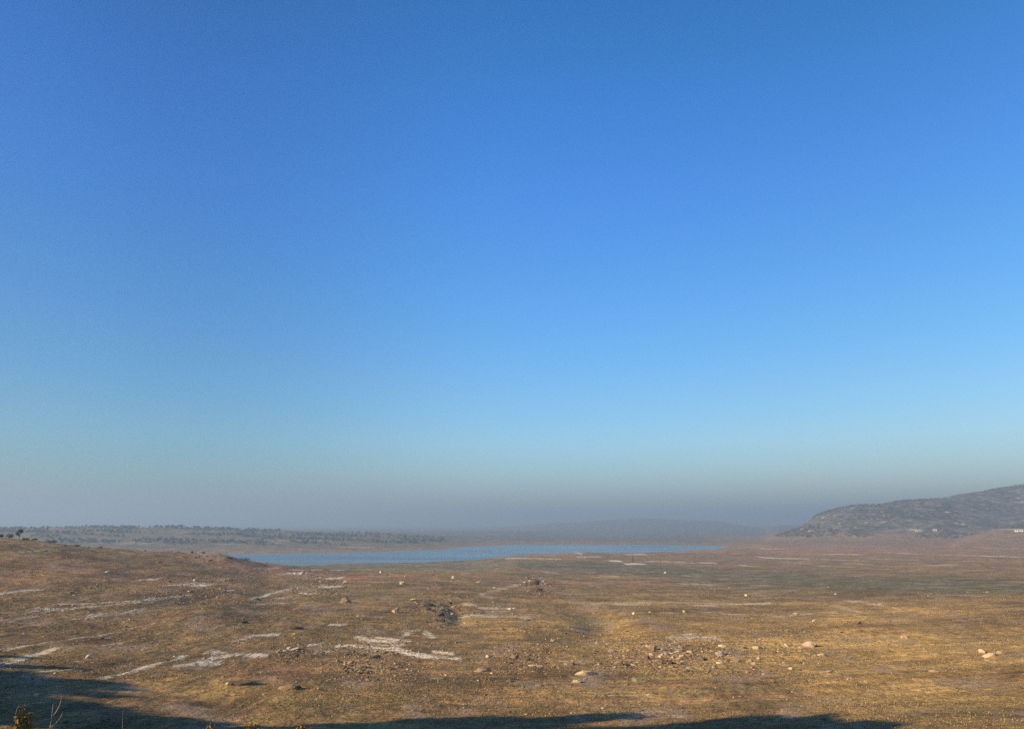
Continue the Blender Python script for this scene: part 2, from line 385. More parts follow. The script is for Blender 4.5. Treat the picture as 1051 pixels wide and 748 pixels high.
    c = mixc(t, stray, c, (.46, .34, .225))
    c = mixc(t, pn, c, palec)
    t.links.new(c, b.inputs['Base Color'])
    bh = math_n(t, 'ADD', math_n(t, 'MULTIPLY', n_fine, .35), math_n(t, 'MULTIPLY', n_grit, .10))
    bh = math_n(t, 'ADD', bh, math_n(t, 'MULTIPLY', n_mid, .8))
    bp = t.nodes.new('ShaderNodeBump'); bp.inputs['Strength'].default_value = .9; bp.inputs['Distance'].default_value = .5
    t.links.new(bh, bp.inputs['Height']); t.links.new(bp.outputs[0], b.inputs['Normal'])
    return m

def rock_material(name, lo, hi, dark=.45):
    m, t, b = new_mat(name)
    tc = t.nodes.new('ShaderNodeNewGeometry'); P = tc.outputs['Position']
    n = noise(t, P, 2.2, 6, .65); n2 = noise(t, P, 14, 4, .7)
    c = ramp(t, n, [(.3, lo), (.7, hi)])
    c = mixc(t, .8, c, ramp(t, n2, [(.3, (dark, dark, dark)), (.55, (1, 1, 1))]), 'MULTIPLY')
    t.links.new(c, b.inputs['Base Color'])
    bp = t.nodes.new('ShaderNodeBump'); bp.inputs['Strength'].default_value = .7; bp.inputs['Distance'].default_value = .12
    t.links.new(n2, bp.inputs['Height']); t.links.new(bp.outputs[0], b.inputs['Normal'])
    return m

def plain_material(name, lo, hi, scale=3, rough=.9, trans=0):
    m, t, b = new_mat(name)
    tc = t.nodes.new('ShaderNodeNewGeometry')
    c = ramp(t, noise(t, tc.outputs['Position'], scale, 4, .6), [(.3, lo), (.7, hi)])
    t.links.new(c, b.inputs['Base Color']); b.inputs['Roughness'].default_value = rough
    return m

M_ground = ground_material()
M_rock = {
    'cream': rock_material('cream_limestone', (.46, .34, .19), (.70, .55, .34), .6),
    'tan': rock_material('tan_stone', (.24, .165, .09), (.44, .32, .19), .5),
    'grey': rock_material('grey_stone', (.15, .115, .08), (.33, .25, .17), .5),
    'dark': rock_material('dark_stone', (.045, .037, .030), (.13, .10, .075), .6),
    'brown': rock_material('brown_stone', (.10, .072, .042), (.20, .15, .09), .6),
    'olive': rock_material('lichen_stone', (.16, .15, .08), (.33, .31, .18), .6),
    'pink': rock_material('pinkish_stone', (.33, .24, .17), (.55, .43, .32), .7),
    'white': rock_material('bleached_stone', (.50, .41, .30), (.78, .68, .52), .7),
}
M_leaf = plain_material('tree_leaves', (.028, .038, .016), (.085, .10, .04), 1.2)
M_leaf_far = plain_material('far_leaves', (.030, .044, .024), (.075, .09, .045), .15)
M_bark = plain_material('bark', (.05, .038, .027), (.13, .10, .07), 8)
M_scrub = plain_material('scrub_leaves', (.032, .036, .020), (.085, .082, .045), .08)
M_straw = plain_material('dry_straw', (.15, .105, .045), (.40, .29, .13), 2.5)
M_green_tuft = plain_material('short_green_grass', (.06, .07, .022), (.15, .15, .055), 2.5)
M_weed = plain_material('weed_heads', (.12, .08, .02), (.34, .23, .07), 40)
M_twig = plain_material('bare_twig', (.22, .18, .13), (.42, .36, .27), 60)
M_white = plain_material('white_render', (.62, .62, .60), (.8, .8, .78), 1)
M_roof = plain_material('pale_roof', (.34, .31, .28), (.44, .41, .38), 1)
M_hole = plain_material('dark_opening', (.02, .02, .022), (.04, .04, .045), 1)
M_post = plain_material('weathered_wood', (.03, .026, .02), (.07, .06, .045), 4)

# ------------------------------------------------------------------ terrain sheet
def terrain():
    rr = [1.0]
    while rr[-1] < 30: rr.append(rr[-1] * 1.045)
    while rr[-1] < 48: rr.append(rr[-1] + .8)
    while rr[-1] < 9600:
        D = rr[-1]
        h = max(12.5, 14.5)
        step = max(.22, D * D / (h * F0) * .62)         # a little over half a pixel of depth
        step = min(step, D * .011)
        rr.append(D + step)
    rr = np.array(rr)
    az = np.concatenate([np.linspace(R(-180), R(-40), 70, endpoint=False), np.linspace(R(-40), R(40), 800), np.linspace(R(40), R(180), 71)[1:-1]])
    na, nr = len(az), len(rr)
    A, D = np.meshgrid(az, rr, indexing='ij')
    X = D * np.sin(A); Y = D * np.cos(A)
    Z = ground_z(X.ravel(), Y.ravel()).reshape(X.shape)
    V = np.stack([X, Y, Z], -1).reshape(-1, 3)
    V = np.vstack([V, [[0, 0, 28.25]]])
    i, j = np.meshgrid(np.arange(na), np.arange(nr - 1), indexing='ij')
    i2 = (i + 1) % na
    Q = np.stack([i * nr + j, i2 * nr + j, i2 * nr + j + 1, i * nr + j + 1], -1).reshape(-1, 4)
    ii = np.arange(na)
    T = np.stack([np.full(na, na * nr), ((ii + 1) % na) * nr, ii * nr], -1)
    me = mesh_np('ground', V, [Q[:, ::-1], T[:, ::-1]])
    # orientation check
    if me.polygons[len(me.polygons) // 2].normal.z < 0: me.flip_normals()
    o = link('ground', me, M_ground)
    tag(o, kind='structure')
    return o, V

ground, GV = terrain()
gx, gy, gz = GV[:, 0], GV[:, 1], GV[:, 2]
gD = np.hypot(gx, gy); gA = np.arctan2(gx, gy)

# ---- soil maps: soft patches in the land, (u, v, half width, half height, strength)
def patches(lst, scale_soft=1.0):
    out = np.zeros(len(gx)); lD = np.log(np.maximum(gD, 1))
    for (u, v, ru, rv, s) in lst:
        p = hit(u, v); a0 = math.atan2(p[0], p[1])
        d1 = np.hypot(*hit(u, min(v + rv, 747))[:2]); d2 = np.hypot(*hit(u, v - rv)[:2])
        l1, l2 = math.log(d1), math.log(max(d2, d1 * 1.02)); lc, lw = (l1 + l2) / 2, max((l2 - l1) / 2, .01)
        aw = ru / 800.0
        q = ((gA - a0) / aw) ** 2 + ((lD - lc) / lw) ** 2
        out = np.maximum(out, s * np.exp(-q * .8))
    return out

green = patches([(330, 579, 70, 4, 1), (430, 580, 110, 4.5, 1), (520, 581, 60, 5, .9), (600, 581, 110, 5, 1), (680, 586, 90, 6, .9), (770, 592, 110, 9, .85), (900, 600, 160, 10, .85),
                 (1000, 603, 90, 8, .8), (560, 592, 50, 4, .6), (603, 640, 24, 16, .55), (560, 655, 50, 6, .35), (18, 563, 26, 6, .5), (370, 606, 90, 14, .45), (200, 615, 120, 14, .35),
                 (800, 712, 120, 9, .45), (460, 700, 30, 10, .4), (300, 640, 90, 8, .3), (40, 712, 70, 20, .45)])
reddish = patches([(330, 591, 130, 6, .75), (560, 598, 80, 6, .5), (650, 600, 90, 5, .5), (100, 588, 110, 9, .45), (290, 688, 50, 12, .55), (860, 566, 200, 9, .75), (700, 570, 60, 4, .6),
                   (480, 715, 90, 14, .5), (420, 690, 60, 10, .4), (560, 570, 50, 4, .6), (20, 590, 50, 14, .45), (450, 605, 60, 8, .4)])
golden = patches([(860, 665, 260, 42, .75), (620, 660, 120, 34, .6), (700, 620, 150, 6, .6), (520, 652, 50, 12, .6), (950, 625, 130, 10, .6), (960, 700, 150, 30, .7), (640, 720, 140, 18, .45),
                  (230, 710, 110, 10, .45), (440, 590, 90, 5, .35), (130, 600, 130, 14, .3), (640, 593, 60, 3, .5), (820, 563, 140, 5, .3)])
hillm = sstep(7, 20, gz) * sstep(1230, 1420, gD) * sstep(R(12), R(17), gA)
hillm = np.maximum(hillm, sstep(1230, 1420, gD) * (1 - sstep(R(13), R(16), gA)) * .9)
hillm = np.maximum(hillm, sstep(1900, 2300, gD))
hillm = np.maximum(hillm, sstep(.8, 2.5, gz) * sstep(880, 960, gD) * (1 - sstep(R(-3), R(2), gA)) * .7)
left = 1 - sstep(R(-20), R(-9), gA)

# ---- bleached silt streaks, polylines with a width in photograph pixels at that distance
streaks = [
 ([(0,608.5),(12,608.5)],1.6,.7),([(18,606.5),(36,605.5)],2.2,.9),([(60,619.5),(130,617.3),(160,614),(195,610.5)],1.5,.75),([(147,594.7),(159,594.2)],1.8,1),([(173,600.6),(193,599)],2,.9),
 ([(202,600.6),(212,600.6)],2.4,1),([(226,595),(239,593.5)],1.6,.7),([(0,629),(36,626),(55,627)],1.5,.6),([(36,624),(60,626),(100,622),(160,614)],1.3,.6),([(95,632),(138,627)],4.5,.42),
 ([(0,640),(20,635),(44,631)],3,.35),
 ([(0,668),(18,664),(44,660)],1.8,.8),([(44,660),(98,653),(128,646),(157,640)],1.5,.6),([(0,683),(20,676.5),(51,667)],3.4,1),([(107,696),(134,689),(164,680),(188,674)],3.6,.9),
 ([(185,683),(203,680.5),(218,682)],4.5,1),([(212,676),(230,673),(248,671.5),(271,672.5)],2.8,.95),([(244,657),(263,651.5),(286,651)],2,.95),([(107,662),(144,655)],1.6,.55),([(44,689),(75,686)],2,.7),
 ([(216,668),(226,671)],4,.55),
 ([(349,663),(366,662.4),(384,664.7),(405,666.5),(419,670),(439,674),(471,676)],3.0,1.15),([(425,672),(445,674),(468,675.5)],3.2,1.1),([(366,654),(381,656.6),(399,658.6),(413,661)],2.6,1.1),([(387,654),(405,656.3),(420,658)],1.8,1),
 ([(380,660),(400,661.5),(412,662)],2.2,.9),
 ([(445,668.5),(463,670.5)],2,1),([(411,654),(419,648.7),(430,646)],2,.6),([(437,648.7),(446,655)],2.4,.6),([(318,662),(332,660)],2,.85),([(338,641),(354,641)],1.6,.8),([(322,670),(340,668)],1.6,.5),
 ([(260,614.5),(279,608.7),(295,605)],1.8,1),([(280,614.5),(297,613)],1.4,.8),([(309,608.5),(320,605.5)],1.4,.8),([(313,609.5),(321,609)],1.8,1),([(328,602.5),(337,602),(350,601.5)],1.7,.9),
 ([(335,593.5),(349,593)],2.2,1.1),([(300,588),(313,588.5)],3,.8),([(320,584.6),(329,584.6)],1.2,.8),([(340,584.6),(352,585)],1.2,.7),([(262,620),(320,618)],1.6,.4),([(300,584.8),(312,584.8)],1.2,.8),
 ([(478,620),(497,624),(512,624)],2.6,.7),([(512,624),(527,624)],1.5,.9),([(495,609),(506,606.5),(530,600)],2.6,.45),([(473,633),(541,633)],3.2,.5),([(500,628),(520,627)],2,.4),
 ([(690,654),(710,653.5),(740,655.5)],4,.55),([(610,712),(665,712)],1.3,.6),([(636,733),(677,730)],1.2,.5),([(610,620),(690,618.5),(770,619.5)],3,.42),([(720,628),(800,632),(860,628)],2,.3),
 ([(880,617),(905,622)],4,.45),([(860,622),(872,626)],3,.4),
 ([(537,568.2),(560,568),(595,567.7)],1.6,1.1),([(520,573.2),(575,573.6)],1.3,.85),([(627,575.8),(637,575.8)],1.7,1.3),([(643,578.8),(660,578.6)],1.8,1.3),([(643,568.6),(662,568.6)],1.2,.9),
 ([(593,571.8),(616,571.6)],1.2,.7),([(616,590.5),(635,591.5)],1.5,.6),([(560,587.5),(572,588)],1.4,.6),
 ([(699,577.1),(711,577.6)],2,1.3),([(718,577.5),(735,577.8)],1.3,1),([(663,575.6),(699,577)],1.3,.8),([(762,580),(772,581)],1.6,.8),([(699,598.8),(737,599.8)],1.3,.6),([(710,620.7),(733,621.5)],2.5,.5),
 ([(762,620.4),(790,618.5)],1.6,.55),([(780,571.8),(804,573),(831,573.4)],1.6,1.1),([(831,573.4),(889,575.5)],1.1,.8),([(844,568.5),(881,569)],1.1,.9),([(894,572.8),(938,574.8)],1.1,.8),
 ([(864,578),(893,578.8)],1.1,.75),([(839,580.6),(873,581.8)],1.1,.9),([(780,563.4),(797,563)],1.1,.6),([(918,567.2),(944,568.2),(971,569.2),(1004,570.3),(1060,571.6)],1.2,1.15),([(800,577),(830,578)],1.1,.6),
 ([(950,580),(985,579)],1.2,.7),([(900,566),(915,566)],1,.6),([(1005,562),(1051,563)],1,.6),([(700,590),(715,591)],1.2,.5),([(760,600),(790,601)],1.2,.4),
 ([(262,583.5),(285,582.5)],1.4,.7),([(930,545.5),(945,543.5)],1.1,1.1),([(1043,544.5),(1052,543.5)],.6,.7),([(285,554),(345,554)],1.2,.45),([(346,561.5),(385,561.7)],.9,.5),([(224,557.5),(240,557.5)],.9,.5),([(575,555),(620,554.2),(660,555.5)],1.6,.45),([(100,556),(140,557)],1.0,.4),([(150,557),(170,556.5)],1.0,.4),([(405,553.5),(475,554)],1.0,.35),
 ([(20,566),(30,566)],1.2,.5),([(196,567),(215,572),(228,574)],1.0,.3),
]
pale = np.zeros(len(gx))
def add_streak(pts, wpx, s):
    wp = [hit(u, v) for u, v in pts]
    for a, b_ in zip(wp[:-1], wp[1:]):
        pa, pb = a[:2], b_[:2]
        Dm = (np.hypot(*pa) + np.hypot(*pb)) / 2
        hh = max(EYE - (a[2] + b_[2]) / 2, 3)
        wy = max(wpx * Dm * Dm / (hh * 800) * .5, .15)      # half width away from the eye
        wx = max(wpx * Dm / 800 * 1.0, .12)                 # half width across
        if Dm > 420: wy *= .7; s_ = s * .8
        else: s_ = s
        if hh < 3.5 or Dm > 1250: wy = max(wpx * Dm / 800 * 2.5, 1)
        pad = 2.5 * wy
        sel = np.where((gx > min(pa[0], pb[0]) - pad) & (gx < max(pa[0], pb[0]) + pad) & (gy > min(pa[1], pb[1]) - pad) & (gy < max(pa[1], pb[1]) + pad))[0]
        if not len(sel): continue
        X = (gx[sel]) / wx; Y = gy[sel] / wy
        ax, ay, bx, by = pa[0] / wx, pa[1] / wy, pb[0] / wx, pb[1] / wy
        dx, dy = bx - ax, by - ay; L2 = dx * dx + dy * dy + 1e-9
        tt = np.clip(((X - ax) * dx + (Y - ay) * dy) / L2, 0, 1)
        d = np.hypot(X - ax - tt * dx, Y - ay - tt * dy) + fbm(gx[sel] / (3 * wx), gy[sel] / (3 * wy), 3, 7) * .5
        pale[sel] = np.maximum(pale[sel], s_ * np.clip((1.7 - d) * .8, 0, 1.0))
for pts, w, s in streaks: add_streak(pts, w, s)

for nm, arr in (('green', green), ('reddish', reddish), ('golden', golden), ('hill', hillm), ('left', left), ('pale', pale)):
    at_ = ground.data.attributes.new(nm, 'FLOAT', 'POINT')
    at_.data.foreach_set('value', np.ascontiguousarray(arr, dtype=np.float32))

# ------------------------------------------------------------------ lake
def lake():
    m, t, b = new_mat('lake_water')
    b.inputs['Base Color'].default_value = (.030, .075, .115, 1)
    b.inputs['Roughness'].default_value = .12
    b.inputs['Specular IOR Level'].default_value = .5
    b.inputs['IOR'].default_value = 1.33
    geo = t.nodes.new('ShaderNodeNewGeometry')
    n = noise(t, mapping(t, geo.outputs['Position'], (.25, .8, 1)), 1.2, 5, .6)
    bp = t.nodes.new('ShaderNodeBump'); bp.inputs['Strength'].default_value = .5; bp.inputs['Distance'].default_value = .25
    t.links.new(n, bp.inputs['Height']); t.links.new(bp.outputs[0], b.inputs['Normal'])
    wb = noise(t, mapping(t, geo.outputs['Position'], (.004, .03, 1)), 1, 4, .6)
    t.links.new(ramp(t, wb, [(.35, (.03, .075, .11)), (.65, (.09, .16, .19))]), b.inputs['Base Color'])
    t.links.new(ramp(t, wb, [(.4, .08), (.6, .35)]), b.inputs['Roughness'])
    v = [(-1100, 420, 0), (900, 420, 0), (900, 1750, 0), (-1300, 1750, 0)]
    me = bpy.data.meshes.new('lake_water'); me.from_pydata(v, [], [(0, 1, 2, 3)])
    o = link('lake_water', me, m); tag(o, kind='structure')
lake()

# ------------------------------------------------------------------ rocks
def ico(sub):
    bm = bmesh.new(); bmesh.ops.create_icosphere(bm, subdivisions=sub, radius=1)
    v = np.array([p.co[:] for p in bm.verts]); f = np.array([[q.index for q in fc.verts] for fc in bm.faces]); bm.free()
    return v, f
ICO = {k: ico(k) for k in (1, 2, 3, 4)}

def rock_shape(sx, sy, sz, seed, sub=3, cuts=16):
    rs = np.random.default_rng(seed)
    v, f = ICO[sub]; v = v.copy()
    for _ in range(cuts):                                      # flat broken faces
        n = rs.normal(size=3); n /= np.linalg.norm(n)
        d = rs.uniform(.38, .75)
        s = v @ n; over = s > d
        v[over] -= np.outer(s[over] - d, n) * .92
    s3 = seed % 97
    nz = fbm(v[:, 0] * 2.2 + s3, v[:, 1] * 2.2 + v[:, 2] * 1.7, 4, s3) * .26
    v *= (1 + nz)[:, None]
    v[:, 2] = np.where(v[:, 2] < -.35, -.35 + (v[:, 2] + .35) * .3, v[:, 2])
    v -= [0, 0, v[:, 2].min()]
    ext = v.max(0) - v.min(0)
    v = (v - [(v[:, 0].max() + v[:, 0].min()) / 2, (v[:, 1].max() + v[:, 1].min()) / 2, 0]) / ext * [sx, sy, sz]
    return v, f

def rock(u, v, wpx, hpx, tone, label, name='boulder', cat='boulder', group=None, seed=None, tilt=0.0, far=1e9):
    """u: middle, v: foot of the stone, sizes as seen"""
    p = hit_near(u, v, far)
    D = float(np.hypot(p[0], p[1])); m_px = math.hypot(D, EYE - p[2]) / F0 / (1 / math.cos(math.atan2(abs(u - W0 / 2), F0)))  * 1.0
    sx = wpx * m_px; sz = hpx * m_px * 1.0
    seed = seed if seed is not None else int(u * 13 + v * 7)
    rs = np.random.default_rng(seed)
    sy = max(sx * rs.uniform(.45, .7), sz * .8)
    sz = max(sz * .5, sz - sy * (EYE - p[2]) / D)            # part of the seen height is the top face
    vv, ff = rock_shape(sx, sy, sz * 1.10, seed, 3 if wpx > 4 else 2)
    if tilt:
        c, s = math.cos(tilt), math.sin(tilt); x, z = vv[:, 0].copy(), vv[:, 2].copy()
        vv[:, 0] = c * x + s * z; vv[:, 2] = -s * x + c * z
        vv[:, 2] -= vv[:, 2].min()
    me = mesh_np(name, vv, [ff], smooth=False)
    o = link(name, me, M_rock[tone])
    x, y = p[0], p[1] + sy * .35
    gzs = [float(ground_z(x + a, y + b)) for a, b in ((-sx * .3, 0), (sx * .3, 0), (0, -sy * .3), (0, 0))]
    o.location = (x, y, min(gzs) - sz * .16)
    o.rotation_euler = (0, 0, rs.uniform(-.25, .25) - math.atan2(p[0], p[1]))
    tag(o, label, cat, group)
    return o

named = [
 # u, v_foot, w, h, tone, label
 (601,693,20,6.5,'cream','large bright cream boulder, long and low, above a smaller yellowish one'),
 (592,700.5,10,4.5,'cream','yellowish cream rock directly below the long bright cream boulder'),
 (492,689,17,5.8,'tan','tan slab with a dark shaded end, alone between the white streaks and the bright boulder'),
 (448.5,697,15,3.6,'tan','flat smooth tan slab on brown soil below the end of the white streaks'),
 (405.5,629,7.5,6,'cream','upright cream rock alone, with a thin long shadow, left of the dark gully'),
 (355,618.5,12,6,'tan','rough crumbly tan boulder with a long dark shadow, alone on the olive ground'),
 (296,707.5,22,6.5,'tan','broad flat tan boulder with a black shadow, lowest large rock on the slope'),
 (246,703,28,6.5,'brown','long half-buried brown hump of rock ending in a pale tip'),
 (233,703,4,4.5,'cream','small pale knob at the lower end of the long brown rock'),
 (209,710,4,3.5,'cream','small pale rock alone between the long brown hump and the tree shadow'),
 (178,706.5,11,2,'olive','flat pale greenish rock flush with the ground near the edge of the tree shadow'),
 (670,667,7.5,6.5,'tan','tan rock with a dark hollow at its side, uppermost of the stony patch'),
 (635.5,683,10,5.5,'tan','blocky tan boulder with a black side shadow, left end of the stony patch'),
 (649.5,683,7,2.6,'pink','flat pinkish stone beside the blocky tan boulder'),
 (654.5,699,11,5.3,'olive','rounded olive-tan boulder alone below the stony patch'),
 (664,676.5,6,4,'brown','small brown rock with a black shadow above the olive boulder'),
 (689,681.5,6,4.5,'dark','dark angular rock in the middle of the stony patch'),
 (697,681,7,2.8,'tan','low tan stone touching the dark angular rock'),
 (719.5,678.5,9,5,'grey','grey cracked boulder with several stones piled against it'),
 (714,674.5,6,4,'grey','small grey rock behind the cracked grey boulder'),
 (724.5,677.5,5,3.6,'dark','dark stone on the shaded side of the cracked grey boulder'),
 (741.5,664,8,3.6,'cream','low cream rock uphill of the rounded tan boulder'),
 (740,673,10,5.5,'pink','rounded tan-pink boulder with a black shadow, biggest in the right part of the stony patch'),
 (756.5,679.5,9,5,'grey','grey-tan boulder low beside the rounded pink one'),
 (763.5,665.5,8,3,'tan','flat tan rock with a short shadow, first of the row on golden grass'),
 (777,666,8,4,'cream','cream rock with a dark side, second of the row on golden grass'),
 (785,666,6,4,'grey','greyish rock touching the cream one, third of the row on golden grass'),
 (801,665,5,2.8,'tan','low tan stone near the end of the row on golden grass'),
 (808,663.5,5,3.5,'cream','cream stone closing the row on golden grass'),
 (822,665,5,2.4,'pink','small flat pink stone beside the large pale pink boulder'),
 (831,663.5,12,6.5,'pink','large pale pink boulder alone on the golden slope'),
 (849,690.5,12,4,'pink','flat pale slab low on the golden slope, below the pink boulder'),
 (567.5,658,5,3.6,'cream','small pale rock with a sharp shadow beside the green hollow'),
 (500.5,674.5,4.5,3,'cream','small cream rock just above the tan slab with the shaded end'),
 (550,684,15,3.2,'cream','long thin pale slab resting on dark rubble'),
 (540,678,9,4,'brown','brown broken rock on top of the dark rubble patch'),
 (528,675.5,9,4.2,'grey','grey rough rock at the left of the dark rubble patch'),
 (553,703.5,7,2,'tan','flat tan stone in brown soil below the dark rubble patch'),
 (524,700,10,3.4,'grey','crumbled greyish stone patch below the dark rubble'),
 (440,622,13,4.5,'dark','blackish rock ledge at the top of the gully'),
 (452,632,8,4.5,'dark','dark hollowed rock halfway down the gully'),
 (454,638,8,3.5,'dark','dark rock at the bottom end of the gully'),
 (466,624,7,3.6,'tan','tan stone with black shadow just right of the gully top'),
 (464,631,4.5,3,'cream','cream stone right of the gully bottom'),
 (424,616,7,2.4,'cream','pale flat stone left of the gully top'),
 (383,675.5,14,4.5,'dark','low dark rock under the white streaks'),
 (360,681,7,4,'tan','tan rock at the edge of the flat grey rubble'),
 (347,679,6,3,'tan','small tan rock left of the flat grey rubble'),
 (372,686,8,3,'grey','grey broken rock in the middle of the flat rubble'),
 (303,667,9,3.4,'white','whitish rock in a small grey heap left of the white streaks'),
 (301,673,12,4,'dark','dark stones forming the foot of the small grey heap'),
 (285.5,669.5,3.6,2.8,'white','tiny white stone left of the small grey heap'),
 (303,645.5,14,4,'dark','dark flat rock with pale rims, alone above the small grey heap'),
 (245,638.5,17,3,'dark','thin dark ledge of rock on the brown slope'),
 (90,675.5,5.5,4,'white','small white stone above the edge of the tree shadow'),
 (36,714.5,4.5,3.6,'white','white stone lying inside the deep tree shadow'),
 (110,587.5,7,3.4,'cream','pale stone with a dark one against it on the far left slope'),
 (200.5,596.5,4.5,3,'white','bright white stone on the slope above the short bleached bars'),
 (236,607.5,8,3.2,'white','long white rock left of the dark edged one'),
 (263,616,8,3.4,'dark','black edged rock at the start of the bleached streak'),
 (310,589.5,6,3.4,'white','white rock in the cluster on the pinkish crest'),
 (302,589,4.5,2.4,'white','small white rock at the left of the crest cluster'),
 (354,598.5,5,3.2,'cream','cream rock with thin shadow below the crest'),
 (328.5,594.5,3.6,2.2,'white','tiny white rock left of the short bright bar'),
 (413,599.5,6,3.4,'cream','cream rock with a dark shadow, highest on the brown middle ground'),
 (465,593.5,4,3,'white','white stone close to the crest above the gully'),
 (491,598,5,2,'pink','flat pinkish stone near the crest right of the white one'),
 (462,612.5,4.5,2.6,'tan','small tan stone above and right of the gully'),
 (471,613,6,2.4,'dark','flat dark stone beside the small tan one above the gully'),
 (523.5,625.5,4.5,2.2,'white','white stone at the end of the pale path'),
 (548,600,11,6,'brown','reddish brown rock pile on the plain'),
 (553,606,8,4,'dark','dark lower stones of the reddish rock pile'),
 (544,597,4.5,2.4,'cream','pale stone left of the reddish rock pile'),
 (563,600,8,2.6,'tan','tan flat stones right of the reddish rock pile'),
 (650.5,630.5,3,2.6,'white','tiny white stone above the stony patch on the golden rise'),
 (766,611.5,3.6,2,'white','tiny white stone on the far green strip'),
 (702.5,628.5,3.2,3,'cream','tiny upright cream stone on the golden rise'),
 (668,629,4.5,2,'pink','small flat pink stone left of the upright cream one'),
 (817,630.5,6,2.2,'pink','flat pinkish stone on the far golden slope'),
 (835.5,637.5,3.2,2.2,'white','tiny bright stone below the flat pinkish one'),
 (1018,674,14,6,'cream','cream boulder in the pale heap far right on golden grass'),
 (1028,671,8,4,'tan','tan rock at the right end of the pale heap'),
 (1009,670,7,4,'cream','small cream rock at the left end of the pale heap'),
 (1014,678,6,2.4,'tan','flat tan stone in front of the pale heap'),
 (683,588,3.2,1.6,'white','tiny white stone on the far dark green flat'),
 (880,640,9,4,'tan','tan boulder high on the golden slope'),
 (930,655,8,3.6,'pink','pinkish rock between the pale heap and the tan boulder'),
 (960,690,10,4,'tan','flat tan rock on golden grass low at the right'),
]
for r_ in named: rock(*r_[:6])

# medium stones nobody could tell apart by words: individuals that share their patch's label
def scatter_rocks(n, u0, u1, v0, v1, w0, w1, tones, label, group, seed):
    rs = np.random.default_rng(seed)
    for k in range(n):
        u = rs.uniform(u0, u1) if n < 8 else rs.normal((u0 + u1) / 2, (u1 - u0) / 3.6); v = rs.uniform(v0, v1)
        w = rs.uniform(w0, w1) * (1 + (rs.random() < .12) * .6)
        rock(u, v, w, w * rs.uniform(.35, .6), tones[rs.integers(len(tones))], label, 'stone', 'stone', group, int(seed * 1000 + k), 0, 310 if seed in (7, 8) else 1e9)
scatter_rocks(84, 612, 775, 660, 690, 2.0, 5.2, ['tan', 'grey', 'pink', 'cream', 'brown'], 'small stone strewn among the boulders of the stony patch', 'small stones of the stony patch', 1)
scatter_rocks(24, 510, 568, 666, 688, 1.6, 4, ['grey', 'dark', 'brown', 'tan'], 'small dark rubble stone around the long thin pale slab', 'rubble around the thin slab', 2)
scatter_rocks(26, 628, 805, 663, 687, 4.2, 7.5, ['tan', 'cream', 'pink', 'tan'], 'pale flat stone lying in the loose stony band', 'pale flat stones of the stony band', 13)
scatter_rocks(50, 335, 418, 668, 693, 2.0, 5.0, ['dark', 'grey', 'brown', 'tan'], 'flat grey rubble stone under the white streaks', 'flat rubble under the white streaks', 3)
scatter_rocks(14, 425, 472, 612, 640, 2, 4.5, ['dark', 'brown', 'grey'], 'small dark stone lining the gully', 'stones lining the gully', 4)
scatter_rocks(12, 534, 566, 594, 608, 1.6, 3.5, ['brown', 'dark', 'tan'], 'small reddish stone of the rock pile on the plain', 'stones of the rock pile', 5)
scatter_rocks(16, 288, 316, 662, 676, 1.6, 3.8, ['grey', 'dark', 'white'], 'small stone of the grey heap left of the white streaks', 'stones of the grey heap', 6)
scatter_rocks(22, 160, 268, 563.5, 578, 1.6, 4.2, ['dark', 'brown', 'tan', 'dark'], 'small dark rock on the crest above the lake', 'rocks along the lakeside crest', 7)
scatter_rocks(14, 45, 160, 554, 566, 1.6, 4, ['dark', 'tan', 'brown'], 'small rock on the long left-hand crest', 'rocks along the left crest', 8)
scatter_rocks(20, 470, 560, 596, 640, 1.4, 3, ['tan', 'cream', 'brown'], 'small pale stone on the brown middle ground', 'stones on the middle ground', 9)
scatter_rocks(16, 775, 862, 640, 690, 1.4, 2.8, ['tan', 'cream', 'pink'], 'small pale stone on the golden slope', 'stones on the golden slope', 10)
scatter_rocks(16, 380, 470, 584, 612, 1.3, 2.8, ['tan', 'cream', 'dark'], 'small stone scattered near the brown crest', 'stones near the brown crest', 12)

